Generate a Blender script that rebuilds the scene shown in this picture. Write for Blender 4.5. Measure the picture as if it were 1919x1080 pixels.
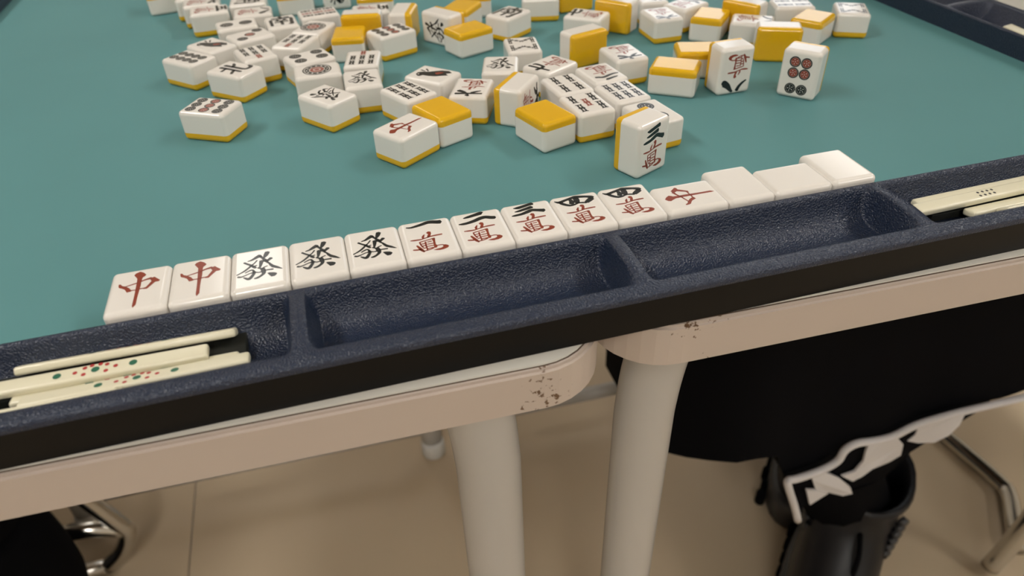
import bpy, bmesh, math, random
from mathutils import Vector, Matrix
for o in list(bpy.data.objects): bpy.data.objects.remove(o, do_unlink=True)
SC = bpy.context.scene; COL = SC.collection
MM = 0.001
V = Vector
# ---------------------------------------------------------------- camera
# camera solved from the tile corners: x along the near rail, y away from it, z up, mat surface z = 0 (mm)
CAM_F, CAM_C = 1360.32, (87.33, -220.94, 169.16)
CAM_R = [[0.961772, -0.272148, -0.030484], [-0.188841, -0.57848, -0.793536], [0.198325, 0.768958, -0.607759]]
cd = bpy.data.cameras.new('camera'); cam = bpy.data.objects.new('camera', cd); COL.objects.link(cam)
cd.sensor_fit = 'HORIZONTAL'; cd.sensor_width = 36.0; cd.lens = 36.0 * CAM_F / 1919.0
cd.clip_start = 0.01; cd.clip_end = 50
_r = CAM_R
cam.matrix_world = Matrix(((_r[0][0], -_r[1][0], -_r[2][0], CAM_C[0]*MM), (_r[0][1], -_r[1][1], -_r[2][1], CAM_C[1]*MM),
                           (_r[0][2], -_r[1][2], -_r[2][2], CAM_C[2]*MM), (0, 0, 0, 1)))
cd.dof.use_dof = True; cd.dof.focus_distance = 0.315; cd.dof.aperture_fstop = 11.0
SC.camera = cam
# ---------------------------------------------------------------- world, lights, exposure
wd = bpy.data.worlds.new('world'); SC.world = wd; wd.use_nodes = True
wd.node_tree.nodes['Background'].inputs[0].default_value = (0.85, 0.9, 1.0, 1); wd.node_tree.nodes['Background'].inputs[1].default_value = 0.5
LAMP_STRENGTH = 25.0
FAR_LAMP_STRENGTH = 5.0      # far-end lamps, emission set low to soften their reflection in the tiles
LAMP_COLOR = (1.0, 0.965, 0.915, 1)
WINDOW_STRENGTH = 2.2
LAMPS = [(-390, 2950), (2950, 2900), (-1340, 250), (2100, 250), (-390, -2100), (2500, -2100)]
SC.view_settings.view_transform = 'Standard'; SC.view_settings.look = 'None'
SC.view_settings.exposure = 0.0; SC.view_settings.gamma = 1.0; SC.view_settings.use_curve_mapping = False
TILE_W, TILE_H, TILE_T, BACK_T = 21.009, 27.0, 16.128, 4.2
Z_TABLE, Z_FLOOR, Z_CEIL = -3.5, -703.5, 1900.0
# ---------------------------------------------------------------- helpers
def link(o, parent=None):
    COL.objects.link(o)
    if parent is not None: o.parent = parent
    return o
def obj(name, me, mat=None, parent=None, loc=None, rot=None):
    o = bpy.data.objects.new(name, me)
    if mat is not None and len(me.materials) == 0:
        for m in (mat if isinstance(mat, (list, tuple)) else [mat]): me.materials.append(m)
    link(o, parent)
    if loc is not None: o.location = V(loc)*MM
    if rot is not None: o.rotation_euler = rot
    return o
def empty(name, loc=(0, 0, 0), parent=None):
    o = bpy.data.objects.new(name, None); o.empty_display_size = 0.02; link(o, parent); o.location = V(loc)*MM; return o
def tag(o, label=None, cat=None, group=None, kind=None):
    if label: o['label'] = label
    if cat: o['category'] = cat
    if group: o['group'] = group
    if kind: o['kind'] = kind
    return o
def mesh_of(bm, name, smooth=False):
    bmesh.ops.recalc_face_normals(bm, faces=bm.faces[:])
    me = bpy.data.meshes.new(name)
    for f in bm.faces: f.smooth = smooth
    bm.to_mesh(me); bm.free(); return me
def mesh_raw(verts, faces, name, smooth=False):
    me = bpy.data.meshes.new(name); me.from_pydata([tuple(c*MM for c in v) for v in verts], [], faces); me.update()
    for p in me.polygons: p.use_smooth = smooth
    return me
def box_bm(bm, lo, hi, bev=0, seg=2):
    r = bmesh.ops.create_cube(bm, size=1.0); vs = r['verts']
    for v in vs: v.co = V([(lo[i]+hi[i])/2+v.co[i]*(hi[i]-lo[i]) for i in range(3)])*MM
    if bev:
        es = list({e for v in vs for e in v.link_edges})
        bmesh.ops.bevel(bm, geom=es, offset=bev*MM, segments=seg, affect='EDGES', profile=0.5)
def box(name, lo, hi, mat, parent=None, bev=0, seg=2):
    bm = bmesh.new(); box_bm(bm, lo, hi, bev, seg); return obj(name, mesh_of(bm, name), mat, parent)
def catmull(pts, n=6):
    P = [V(p) for p in pts]; out = []
    if len(P) < 3: return P
    for i in range(len(P)-1):
        a = P[i-1] if i else P[0]*2-P[1]; b, c = P[i], P[i+1]; d = P[i+2] if i+2 < len(P) else P[-1]*2-P[-2]
        for k in range(n):
            t = k/n; out.append(0.5*((2*b)+(c-a)*t+(2*a-5*b+4*c-d)*t*t+(3*b-a-3*c+d)*t**3))
    out.append(P[-1]); return out
def tube_me(pts, rad, name, seg=14, smooth_path=True, n=6, cap=True, squash=None):
    """tube along pts (mm); rad a number or list; squash=(a,b) scales the section across its two axes"""
    if isinstance(rad, (int, float)): rad = [rad]*len(pts)
    Q = catmull([(*p, r) for p, r in zip(pts, rad)], n) if smooth_path and len(pts) > 2 else [V((*p, r)) for p, r in zip(pts, rad)]
    P = [V(q[:3]) for q in Q]; rr = [q[3] for q in Q]
    verts = []; faces = []; up = None
    for i, p in enumerate(P):
        d = (P[min(i+1, len(P)-1)]-P[max(i-1, 0)]).normalized()
        if up is None: up = V((0, 0, 1)) if abs(d.z) < .9 else V((0, 1, 0))
        a = d.cross(up).normalized(); b = a.cross(d).normalized(); up = b
        sa, sb = squash or (1, 1)
        for k in range(seg):
            t = 2*math.pi*k/seg; verts.append(p+a*math.cos(t)*rr[i]*sa+b*math.sin(t)*rr[i]*sb)
    for i in range(len(P)-1):
        for k in range(seg):
            k2 = (k+1) % seg; faces.append((i*seg+k, i*seg+k2, (i+1)*seg+k2, (i+1)*seg+k))
    if cap: faces.append(tuple(range(seg))[::-1]); faces.append(tuple(range((len(P)-1)*seg, len(P)*seg)))
    me = mesh_raw(verts, faces, name, True)
    return me
def tube(name, pts, rad, mat, parent=None, **k): return obj(name, tube_me(pts, rad, name, **k), mat, parent)
# ---------------------------------------------------------------- materials
def mat(name, col, rough=0.5, spec=0.5, metal=0.0, coat=0.0, bump=None, var=None, ior=None, sss=0.0):
    """bump=(scale,strength,distance_mm[,detail]); var=(scale,amount): gentle colour variation"""
    m = bpy.data.materials.new(name); m.use_nodes = True; nt = m.node_tree; b = nt.nodes['Principled BSDF']
    b.inputs['Base Color'].default_value = (*col, 1); b.inputs['Roughness'].default_value = rough
    b.inputs['Specular IOR Level'].default_value = spec; b.inputs['Metallic'].default_value = metal
    if coat: b.inputs['Coat Weight'].default_value = coat; b.inputs['Coat Roughness'].default_value = 0.08
    if ior: b.inputs['IOR'].default_value = ior
    if sss:
        b.inputs['Subsurface Weight'].default_value = sss; b.inputs['Subsurface Radius'].default_value = (1, .9, .75); b.inputs['Subsurface Scale'].default_value = 0.0025
    tc = None
    if bump or var: tc = nt.nodes.new('ShaderNodeTexCoord')
    if bump:
        n = nt.nodes.new('ShaderNodeTexNoise'); n.inputs['Scale'].default_value = bump[0]; n.inputs['Detail'].default_value = bump[3] if len(bump) > 3 else 2.0
        nt.links.new(tc.outputs['Object'], n.inputs['Vector'])
        bp = nt.nodes.new('ShaderNodeBump'); bp.inputs['Strength'].default_value = bump[1]; bp.inputs['Distance'].default_value = bump[2]*MM
        nt.links.new(n.outputs['Fac'], bp.inputs['Height']); nt.links.new(bp.outputs['Normal'], b.inputs['Normal'])
    if var:
        n = nt.nodes.new('ShaderNodeTexNoise'); n.inputs['Scale'].default_value = var[0]; n.inputs['Detail'].default_value = 3.0
        nt.links.new(tc.outputs['Object'], n.inputs['Vector'])
        mp = nt.nodes.new('ShaderNodeMapRange'); mp.inputs['From Min'].default_value = .3; mp.inputs['From Max'].default_value = .7
        mp.inputs['To Min'].default_value = 1-var[1]; mp.inputs['To Max'].default_value = 1+var[1]
        nt.links.new(n.outputs['Fac'], mp.inputs['Value'])
        mx = nt.nodes.new('ShaderNodeMix'); mx.data_type = 'RGBA'; mx.blend_type = 'MULTIPLY'; mx.inputs[0].default_value = 1.0
        mx.inputs[6].default_value = (*col, 1); nt.links.new(mp.outputs['Result'], mx.inputs[7]); nt.links.new(mx.outputs[2], b.inputs['Base Color'])
    return m
def emit(name, col, strength):
    m = bpy.data.materials.new(name); m.use_nodes = True; nt = m.node_tree; nt.nodes.remove(nt.nodes['Principled BSDF'])
    e = nt.nodes.new('ShaderNodeEmission'); e.inputs[0].default_value = col; e.inputs[1].default_value = strength
    nt.links.new(e.outputs[0], nt.nodes['Material Output'].inputs[0]); return m
M = dict(
 ivory=mat('ivory_resin', (0.79, 0.755, 0.705), 0.12, 0.5, ior=1.5, sss=0.0),
 yellow=mat('yellow_resin', (0.76, 0.44, 0.012), 0.10, 0.5, ior=1.5),
 ink_black=mat('black_ink', (0.013, 0.016, 0.016), 0.25), ink_red=mat('red_ink', (0.255, 0.042, 0.019), 0.3),
 mat=mat('teal_mat', (0.103, 0.262, 0.270), 0.62, 0.3, bump=(2600, .12, .15), var=(6, .05)),
 navy=mat('navy_grained_plastic', (0.015, 0.024, 0.050), 0.32, 0.5, bump=(1500, 1.0, .5, 0.5)),
 skirt=mat('black_side_plastic', (0.005, 0.005, 0.005), 0.34, 0.16),
 pad=mat('black_felt', (0.012, 0.013, 0.010), 0.75, 0.3, bump=(900, .3, .2)),
 stick=mat('cream_stick', (0.74, 0.70, 0.53), 0.30, 0.5),
 dot_red=mat('red_dot', (0.42, 0.03, 0.03), 0.4), dot_green=mat('green_dot', (0.02, 0.13, 0.075), 0.4), dot_black=mat('black_dot', (0.03, 0.03, 0.03), 0.4),
 laminate=mat('white_laminate', (0.62, 0.60, 0.54), 0.40, 0.4),
 legpaint=mat('white_leg_paint', (0.47, 0.455, 0.43), 0.26, 0.5),
 chrome=mat('chrome', (0.62, 0.60, 0.56), 0.16, 0.5, metal=1.0),
 floor=mat('beige_vinyl', (0.53, 0.42, 0.29), 0.42, 0.4, var=(3.0, .06)),
 wall=mat('wall_paint', (0.66, 0.63, 0.57), 0.8, 0.3), ceil=mat('ceiling_paint', (0.78, 0.77, 0.74), 0.85, 0.2),
 whiteframe=mat('white_frame', (0.7, 0.7, 0.68), 0.4), gray=mat('rubber_gray', (0.25, 0.25, 0.25), 0.6),
 black_cloth=mat('black_cloth', (0.0035, 0.0035, 0.0045), 0.9, 0.06, bump=(700, .3, .4)),
 black_leather=mat('black_leather', (0.009, 0.009, 0.011), 0.42, 0.35, bump=(260, .15, .5)),
 dark_rubber=mat('black_rubber', (0.035, 0.035, 0.037), 0.4, 0.5),
 white_cloth=mat('white_trim_cloth', (0.62, 0.60, 0.60), 0.7, 0.3),
 skin=mat('skin', (0.55, 0.36, 0.26), 0.5, 0.4), hair=mat('hair', (0.012, 0.010, 0.009), 0.45, 0.5),
 seatpad=mat('black_vinyl_seat', (0.02, 0.02, 0.02), 0.5, 0.5),
)
# table edge: painted edge with brown chips where the paint has worn away near the corner
def edge_material():
    m = mat('beige_edge_band', (0.52, 0.445, 0.39), 0.45, 0.35); nt = m.node_tree; b = nt.nodes['Principled BSDF']
    tc = nt.nodes.new('ShaderNodeTexCoord')
    n = nt.nodes.new('ShaderNodeTexNoise'); n.inputs['Scale'].default_value = 330; n.inputs['Detail'].default_value = 5; n.inputs['Roughness'].default_value = .62
    nt.links.new(tc.outputs['Object'], n.inputs['Vector'])
    n2 = nt.nodes.new('ShaderNodeTexNoise'); n2.inputs['Scale'].default_value = 46; n2.inputs['Detail'].default_value = 1
    nt.links.new(tc.outputs['Object'], n2.inputs['Vector'])
    sx = nt.nodes.new('ShaderNodeSeparateXYZ'); nt.links.new(tc.outputs['Object'], sx.inputs[0])
    d = nt.nodes.new('ShaderNodeMath'); d.operation = 'ABSOLUTE'; nt.links.new(sx.outputs[0], d.inputs[0])
    d1 = nt.nodes.new('ShaderNodeMath'); d1.operation = 'SUBTRACT'; nt.links.new(d.outputs[0], d1.inputs[0]); d1.inputs[1].default_value = .031
    d2 = nt.nodes.new('ShaderNodeMath'); d2.operation = 'ABSOLUTE'; nt.links.new(d1.outputs[0], d2.inputs[0])
    mr = nt.nodes.new('ShaderNodeMapRange'); mr.inputs['From Min'].default_value = .005; mr.inputs['From Max'].default_value = .022
    mr.inputs['To Min'].default_value = .115; mr.inputs['To Max'].default_value = -.04; nt.links.new(d2.outputs[0], mr.inputs['Value'])
    a = nt.nodes.new('ShaderNodeMath'); a.operation = 'ADD'; nt.links.new(n.outputs['Fac'], a.inputs[0]); nt.links.new(mr.outputs['Result'], a.inputs[1])
    s = nt.nodes.new('ShaderNodeMath'); s.operation = 'MULTIPLY'; nt.links.new(n2.outputs['Fac'], s.inputs[0]); s.inputs[1].default_value = .38
    a2 = nt.nodes.new('ShaderNodeMath'); a2.operation = 'ADD'; nt.links.new(a.outputs[0], a2.inputs[0]); nt.links.new(s.outputs[0], a2.inputs[1])
    st = nt.nodes.new('ShaderNodeMapRange'); st.inputs['From Min'].default_value = .90; st.inputs['From Max'].default_value = .93; nt.links.new(a2.outputs[0], st.inputs['Value'])
    mx = nt.nodes.new('ShaderNodeMix'); mx.data_type = 'RGBA'; mx.inputs[6].default_value = (0.52, 0.445, 0.39, 1); mx.inputs[7].default_value = (0.13, 0.075, 0.04, 1)
    nt.links.new(st.outputs['Result'], mx.inputs[0]); nt.links.new(mx.outputs[2], b.inputs['Base Color'])
    return m
M['edge'] = edge_material(); M['seam'] = mat('dark_seam', (0.09, 0.06, 0.04), 0.7, 0.2)
# ---------------------------------------------------------------- room
RX0, RX1, RY0, RY1 = -3400.0, 4600.0, -3200.0, 3900.0
fl = tag(box('floor', (RX0, RY0, Z_FLOOR-60), (RX1, RY1, Z_FLOOR-3), M['gray']), kind='structure')
SHEET = 1820.0
xs = [-206+SHEET*k for k in range(-2, 4)]
for i in range(len(xs)-1):
    a, b = max(xs[i], RX0)+.8, min(xs[i+1], RX1)-.8
    if b > a: box('floor_sheet', (a, RY0+1, Z_FLOOR-3), (b, RY1-1, Z_FLOOR), M['floor'], fl, bev=.6, seg=1)
tag(box('ceiling', (RX0, RY0, Z_CEIL), (RX1, RY1, Z_CEIL+60), M['ceil']), kind='structure')
tag(box('wall_left', (RX0-60, RY0, Z_FLOOR-60), (RX0, RY1, Z_CEIL+60), M['wall']), kind='structure')
tag(box('wall_right', (RX1, RY0, Z_FLOOR-60), (RX1+60, RY1, Z_CEIL+60), M['wall']), kind='structure')
tag(box('wall_front', (RX0-60, RY0-60, Z_FLOOR-60), (RX1+60, RY0, Z_CEIL+60), M['wall']), kind='structure')
tag(box('wall_back', (RX0-60, RY1, Z_FLOOR-60), (RX1+60, RY1+60, Z_CEIL+60), M['wall']), kind='structure')
for nm, lo, hi in (('left', (RX0, RY0, Z_FLOOR), (RX0+9, RY1, Z_FLOOR+60)), ('right', (RX1-9, RY0, Z_FLOOR), (RX1, RY1, Z_FLOOR+60)),
                   ('back', (RX0+9, RY1-9, Z_FLOOR), (RX1-9, RY1, Z_FLOOR+60)), ('front', (RX0+9, RY0, Z_FLOOR), (RX1-9, RY0+9, Z_FLOOR+60))):
    tag(box('baseboard_'+nm, lo, hi, M['gray']), kind='structure')
# bright frosted window on the far wall, right of the table
wx0, wx1, wz0, wz1 = 1850.0, 3600.0, 250.0, 1760.0
w = tag(empty('window_1', ((wx0+wx1)/2, RY1-20, wz0)), kind='structure')
wm = emit('frosted_daylight_pane', (0.92, 0.96, 1.0, 1), WINDOW_STRENGTH)
def wbox(name, lo, hi, m):
    o = box(name, lo, hi, m, None, 3); o.parent = w; o.matrix_parent_inverse = Matrix.Translation(-w.location); return o
for k in range(2):
    a = wx0+k*(wx1-wx0)/2
    wbox('pane', (a+40, RY1-16, wz0+40), (a+(wx1-wx0)/2-40, RY1-10, wz1-40), wm)
for lo, hi in (((wx0, RY1-40, wz0), (wx0+40, RY1, wz1)), ((wx1-40, RY1-40, wz0), (wx1, RY1, wz1)), ((wx0, RY1-40, wz0), (wx1, RY1, wz0+40)),
               ((wx0, RY1-40, wz1-40), (wx1, RY1, wz1)), (((wx0+wx1)/2-40, RY1-40, wz0), ((wx0+wx1)/2+40, RY1, wz1))):
    wbox('window_frame', lo, hi, M['whiteframe'])
# ceiling lamps
lamp_mat = emit('lamp_diffuser', LAMP_COLOR, LAMP_STRENGTH); far_mat = emit('dimmed_lamp_diffuser', LAMP_COLOR, FAR_LAMP_STRENGTH)  # far diffusers are plain ones with weaker emission, no louvres
hm = dm = None
for i, (x, y) in enumerate(LAMPS):
    t = empty('ceiling_lamp', (x, y, Z_CEIL))
    pos = ['far end of the room, nearer the left wall', 'far end of the room, nearer the window', 'left of the mahjong table', 'right of the mahjong table', 'behind the camera on the left', 'behind the camera on the right'][i]
    tag(t, 'long white ceiling lamp, '+pos, 'lamp', 'ceiling lamps')
    if hm is None:
        bm = bmesh.new(); box_bm(bm, (-170, -640, -50), (170, 640, 0), 6); hm = mesh_of(bm, 'lamp_housing'); hm.materials.append(M['whiteframe'])
        bm = bmesh.new(); box_bm(bm, (-150, -620, -58), (150, 620, -51), 2, 1); dm = mesh_of(bm, 'lamp_diffuser'); dm.materials.append(lamp_mat); dm2 = dm.copy(); dm2.materials.clear(); dm2.materials.append(far_mat)
    obj('lamp_housing', hm, None, t); obj('lamp_diffuser', dm2 if y > 2000 else dm, None, t)
# ---------------------------------------------------------------- tables
def rounded_outline(x0, x1, y0, y1, r, n=8):
    out = []
    for cx, cy, a0 in ((x1-r, y1-r, 0), (x0+r, y1-r, 90), (x0+r, y0+r, 180), (x1-r, y0+r, 270)):
        for k in range(n+1):
            a = math.radians(a0+90*k/n); out.append((cx+r*math.cos(a), cy+r*math.sin(a)))
    return out
def slab_me(outline, z0, z1, bev, name):
    bm = bmesh.new(); vs = [bm.verts.new(V((x, y, z0))*MM) for x, y in outline]; f = bm.faces.new(vs)
    r = bmesh.ops.extrude_face_region(bm, geom=[f]); up = [v for v in r['geom'] if isinstance(v, bmesh.types.BMVert)]
    for v in up: v.co.z = z1*MM
    bm.normal_update()
    if bev:
        es = [e for e in bm.edges if abs(e.verts[0].co.z-e.verts[1].co.z) < 1e-7]
        bmesh.ops.bevel(bm, geom=es, offset=bev*MM, segments=2, affect='EDGES')
    return mesh_of(bm, name)
def build_table(name, corner, rotz, sx, label, leg_x, foot_y, lean):
    """corner = the table corner where the two tables meet; sx=-1 goes left, +1 goes right. local origin at that corner on the near edge"""
    t = empty(name, (corner[0], corner[1], Z_FLOOR)); t.rotation_euler.z = rotz; tag(t, label, 'table')
    L, D, R_ = 590.0, 790.0, 27.0
    x0, x1 = (-L, 0) if sx < 0 else (0, L)
    h = Z_TABLE-Z_FLOOR
    obj('edge_band', slab_me(rounded_outline(x0, x1, 0, D, R_), h-20.5, h-0.6, 1.3, 'edge_band'), M['edge'], t)
    obj('edge_seam', slab_me(rounded_outline(x0+2.1, x1-2.1, 2.1, D-2.1, R_-2.1), h-1.4, h-.42, 0, 'edge_seam'), M['seam'], t)
    obj('table_top', slab_me(rounded_outline(x0+2.6, x1-2.6, 2.6, D-2.6, R_-2.6), h-1.5, h, 0.35, 'table_top'), M['laminate'], t)
    obj('frame_rail', mesh_frame(x0+60, x1-60, 60, D-60, h-46, h-20.6), M['legpaint'], t)
    for lx, ly, ln in ((leg_x, foot_y[0], lean), (leg_x, foot_y[1], lean), (sx*(L-62), foot_y[0], 0), (sx*(L-62), foot_y[1], 0)):
        lg = tube('leg', [(lx+ln*.95, ly, h-21), (lx+ln*.66, ly, h-34), (lx+ln*.27, ly, h-56), (lx+ln*.04, ly, h-88), (lx, ly, h-140), (lx, ly, 300), (lx, ly, 12)], [15.5]*7, M['legpaint'], t, seg=20, squash=(1, .8))
        tube('foot_cap', [(lx, ly, 0), (lx, ly, 3), (lx, ly, 26), (lx, ly, 30)], [14, 17.5, 17.5, 15.6], M['whiteframe'], lg, seg=18, smooth_path=False)
    tube('stretcher', [(leg_x, foot_y[1], 60), (sx*(L-62), foot_y[1], 60)], 11, M['legpaint'], t)
    return t
def mesh_frame(x0, x1, y0, y1, z0, z1, w=22):
    bm = bmesh.new()
    for lo, hi in (((x0, y0, z0), (x1, y0+w, z1)), ((x0, y1-w, z0), (x1, y1, z1)), ((x0, y0+w, z0), (x0+w, y1-w, z1)), ((x1-w, y0+w, z0), (x1, y1-w, z1))): box_bm(bm, lo, hi)
    return mesh_of(bm, 'frame_rail')
build_table('folding_table', (169.0, -50.6), math.radians(-1.8), -1, 'white-topped table under the left half of the mahjong mat, chipped rounded corner', -41.5, (46, 571), -14)
build_table('folding_table', (171.0, -42.4), math.radians(-1.8), 1, 'white-topped table under the right half of the mahjong mat, paint worn along its edge', 38.5, (48, 562), 16)
# ---------------------------------------------------------------- mahjong mat with tray rails
MX0, MX1, MY1 = -155.0, 501.0, 656.0
RW, RZ = 42.0, 13.5
mm_ = empty('mahjong_mat', ((MX0+MX1)/2, MY1/2, Z_TABLE)); tag(mm_, 'teal mahjong mat framed by navy tray rails across both white tables', 'mahjong mat')
MI = Matrix.Translation(-mm_.location)
def mpart(name, me, m, parent=None):
    o = obj(name, me, m, parent or mm_)
    if parent is None: o.matrix_parent_inverse = MI
    return o
bm = bmesh.new(); box_bm(bm, (MX0-.5, -.5, Z_TABLE+.05), (MX1+.5, MY1+.5, 0)); mpart('playing_surface', mesh_of(bm, 'playing_surface'), M['mat'])
PROF = [(0.0, 12.6), (-.35, 13.2), (-1.0, 13.5), (-2.0, 13.5), (-2.7, 13.0), (-3.3, 11.6), (-4.2, 8.8), (-5.4, 5.9), (-7, 3.4), (-9, 1.6), (-11.5, .55), (-14.5, .1), (-18, .25), (-21.5, 1.1), (-25, 2.8), (-28, 5.0), (-30.5, 7.4), (-32.5, 9.8), (-34.2, 12.0), (-35.2, 13.2), (-36.2, 13.5), (-40.2, 13.5), (-41.2, 13.2), (-41.8, 12.5), (-42, 11.6), (-42, 10.4)]
def rail_mesh(x0, x1, divs, name):
    """height-field rail along +x; outer side y=-42, inner side y=0"""
    walls = []
    cells = []; prev = x0+7
    for a, b in divs: cells.append((prev, a)); prev = b
    cells.append((prev, x1-7))
    def depth(x):
        for a, b in cells:
            if a <= x <= b:
                d = min(x-a, b-x); k = min(1.0, d/3.6)
                return k*k*(3-2*k)*.35+k*.65
        return 0.0
    X = set([x0, x1])
    for a, b in cells:
        for s in (0, .25, .6, 1.1, 1.7, 2.3, 2.9, 3.3, 3.6, 4.2): X.add(round(a+s, 3)); X.add(round(b-s, 3))
        k = max(1, int((b-a)/14))
        for i in range(1, k): X.add(round(a+4.2+(b-a-8.4)*i/k, 3))
    for a, b in divs: X.add((a+b)/2)
    X = sorted(X); verts = []; faces = []
    for x in X:
        d = depth(x); onrim = d == 0
        for y, z in PROF:
            if -36.2 < y < -2.0:
                zz = RZ-(RZ-z)*d
                arch = 1.1*math.sin(math.pi*min(1, max(0, (-2-y)/34.2)))*(1-d)
                zz += arch if (x > x0+8 and x < x1-8) else 0
            else: zz = z
            verts.append((x, y, zz))
    n = len(PROF)
    for i in range(len(X)-1):
        for j in range(n-1): faces.append((i*n+j, i*n+j+1, (i+1)*n+j+1, (i+1)*n+j))
    b = len(verts)                                     # inner wall down to the mat
    for x in X: verts += [(x, 0.0, -.02), (x, 0.0, 12.6)]
    for i in range(len(X)-1): faces.append((b+2*i, b+2*i+1, b+2*i+3, b+2*i+2))
    me = mesh_raw(verts, faces, name, True); return me
def build_rail(x0, x1, divs, pads, M4, label=None):
    r = mpart('tray_rail', rail_mesh(x0, x1, divs, 'tray_rail'), M['navy']); r.matrix_basis = M4
    bm = bmesh.new(); box_bm(bm, (x0+.2, -41.7, Z_TABLE+.05), (x1-.2, -40.2, 10.6)); box_bm(bm, (x0, -1.2, Z_TABLE+.05), (x1, -.1, 0)) 
    box_bm(bm, (x0, -41.7, Z_TABLE+.05), (x0+1.2, 0, 12.4)); box_bm(bm, (x1-1.2, -41.7, Z_TABLE+.05), (x1, 0, 12.4)); box_bm(bm, (x0+1, -40.3, Z_TABLE+.05), (x1-1, -1, Z_TABLE+1.2))
    obj('outer_skirt', mesh_of(bm, 'outer_skirt'), M['skirt'], r)
    for a, b in pads:
        bm = bmesh.new(); box_bm(bm, (a, -18.2, -.6), (b, -5.9, 3.6), .3, 1); obj('tray_pad', mesh_of(bm, 'tray_pad'), M['pad'], r)
    return r
NEAR_DIV = [(62.0, 67.0), (181.3, 186.3), (299.8, 304.8)]
T4 = lambda x, y, a: Matrix.Translation((x*MM, y*MM, 0)) @ Matrix.Rotation(a, 4, 'Z')
build_rail(MX0-RW, MX1+RW, NEAR_DIV, [(-185, 45.0), (322.0, 525)], T4(0, 0, 0))
SD = [(205.0, 210.0), (326.0, 331.0), (446.0, 451.0)]
build_rail(0.2, MY1-.2, [(a-22, b-22) for a, b in SD], [(12, 160), (446, 640)], T4(MX1, 0, math.pi/2))
build_rail(0.2, MY1-.2, [(MY1-b, MY1-a) for a, b in SD][::-1], [(12, 180), (470, 640)], T4(MX0, MY1, -math.pi/2))
build_rail(-MX1-RW, -MX0+RW, [(-b, -a) for a, b in NEAR_DIV][::-1], [(-525, -322), (-45, 185)], T4(0, MY1, math.pi))
# ---------------------------------------------------------------- tile meshes
def tile_half(name, top, r=2.3, nc=6, nv=6):
    """upper (white) or lower (yellow) half of a rounded block, with exact normals"""
    hx, hy, hz = TILE_W/2-r, TILE_H/2-r, TILE_T/2-r; zs = -TILE_T/2+BACK_T; sg = 1 if top else -1
    hor = []
    for cx, cy, a0 in ((hx, hy, 0), (-hx, hy, 90), (-hx, -hy, 180), (hx, -hy, 270)):
        for k in range(nc+1): a = math.radians(a0+90*k/nc); hor.append((cx, cy, math.cos(a), math.sin(a)))
    n = len(hor); verts, nor, faces = [], [], []
    levels = [(zs, 0.0)]+[(sg*hz, math.pi/2*k/nv) for k in range(nv+1)]
    for z, th in levels:
        for cx, cy, ux, uy in hor:
            verts.append((cx+r*ux*math.cos(th), cy+r*uy*math.cos(th), z+(sg*r*math.sin(th) if th else 0))); nor.append((ux*math.cos(th), uy*math.cos(th), sg*math.sin(th)))
    for i in range(len(levels)-1):
        for k in range(n):
            q = (i*n+k, i*n+(k+1) % n, (i+1)*n+(k+1) % n, (i+1)*n+k); faces.append(q if top else q[::-1])
    b = (len(levels)-1)*n; cap = tuple(b+k*(nc+1) for k in range(4)); faces.append(cap if top else cap[::-1])
    me = mesh_raw(verts, faces, name, True); me.normals_split_custom_set_from_vertices(nor); me.update(); return me
BODY_ME, BACK_ME = tile_half('tile_body', True), tile_half('tile_back', False); BODY_ME.materials.append(M['ivory']); BACK_ME.materials.append(M['yellow'])
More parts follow.
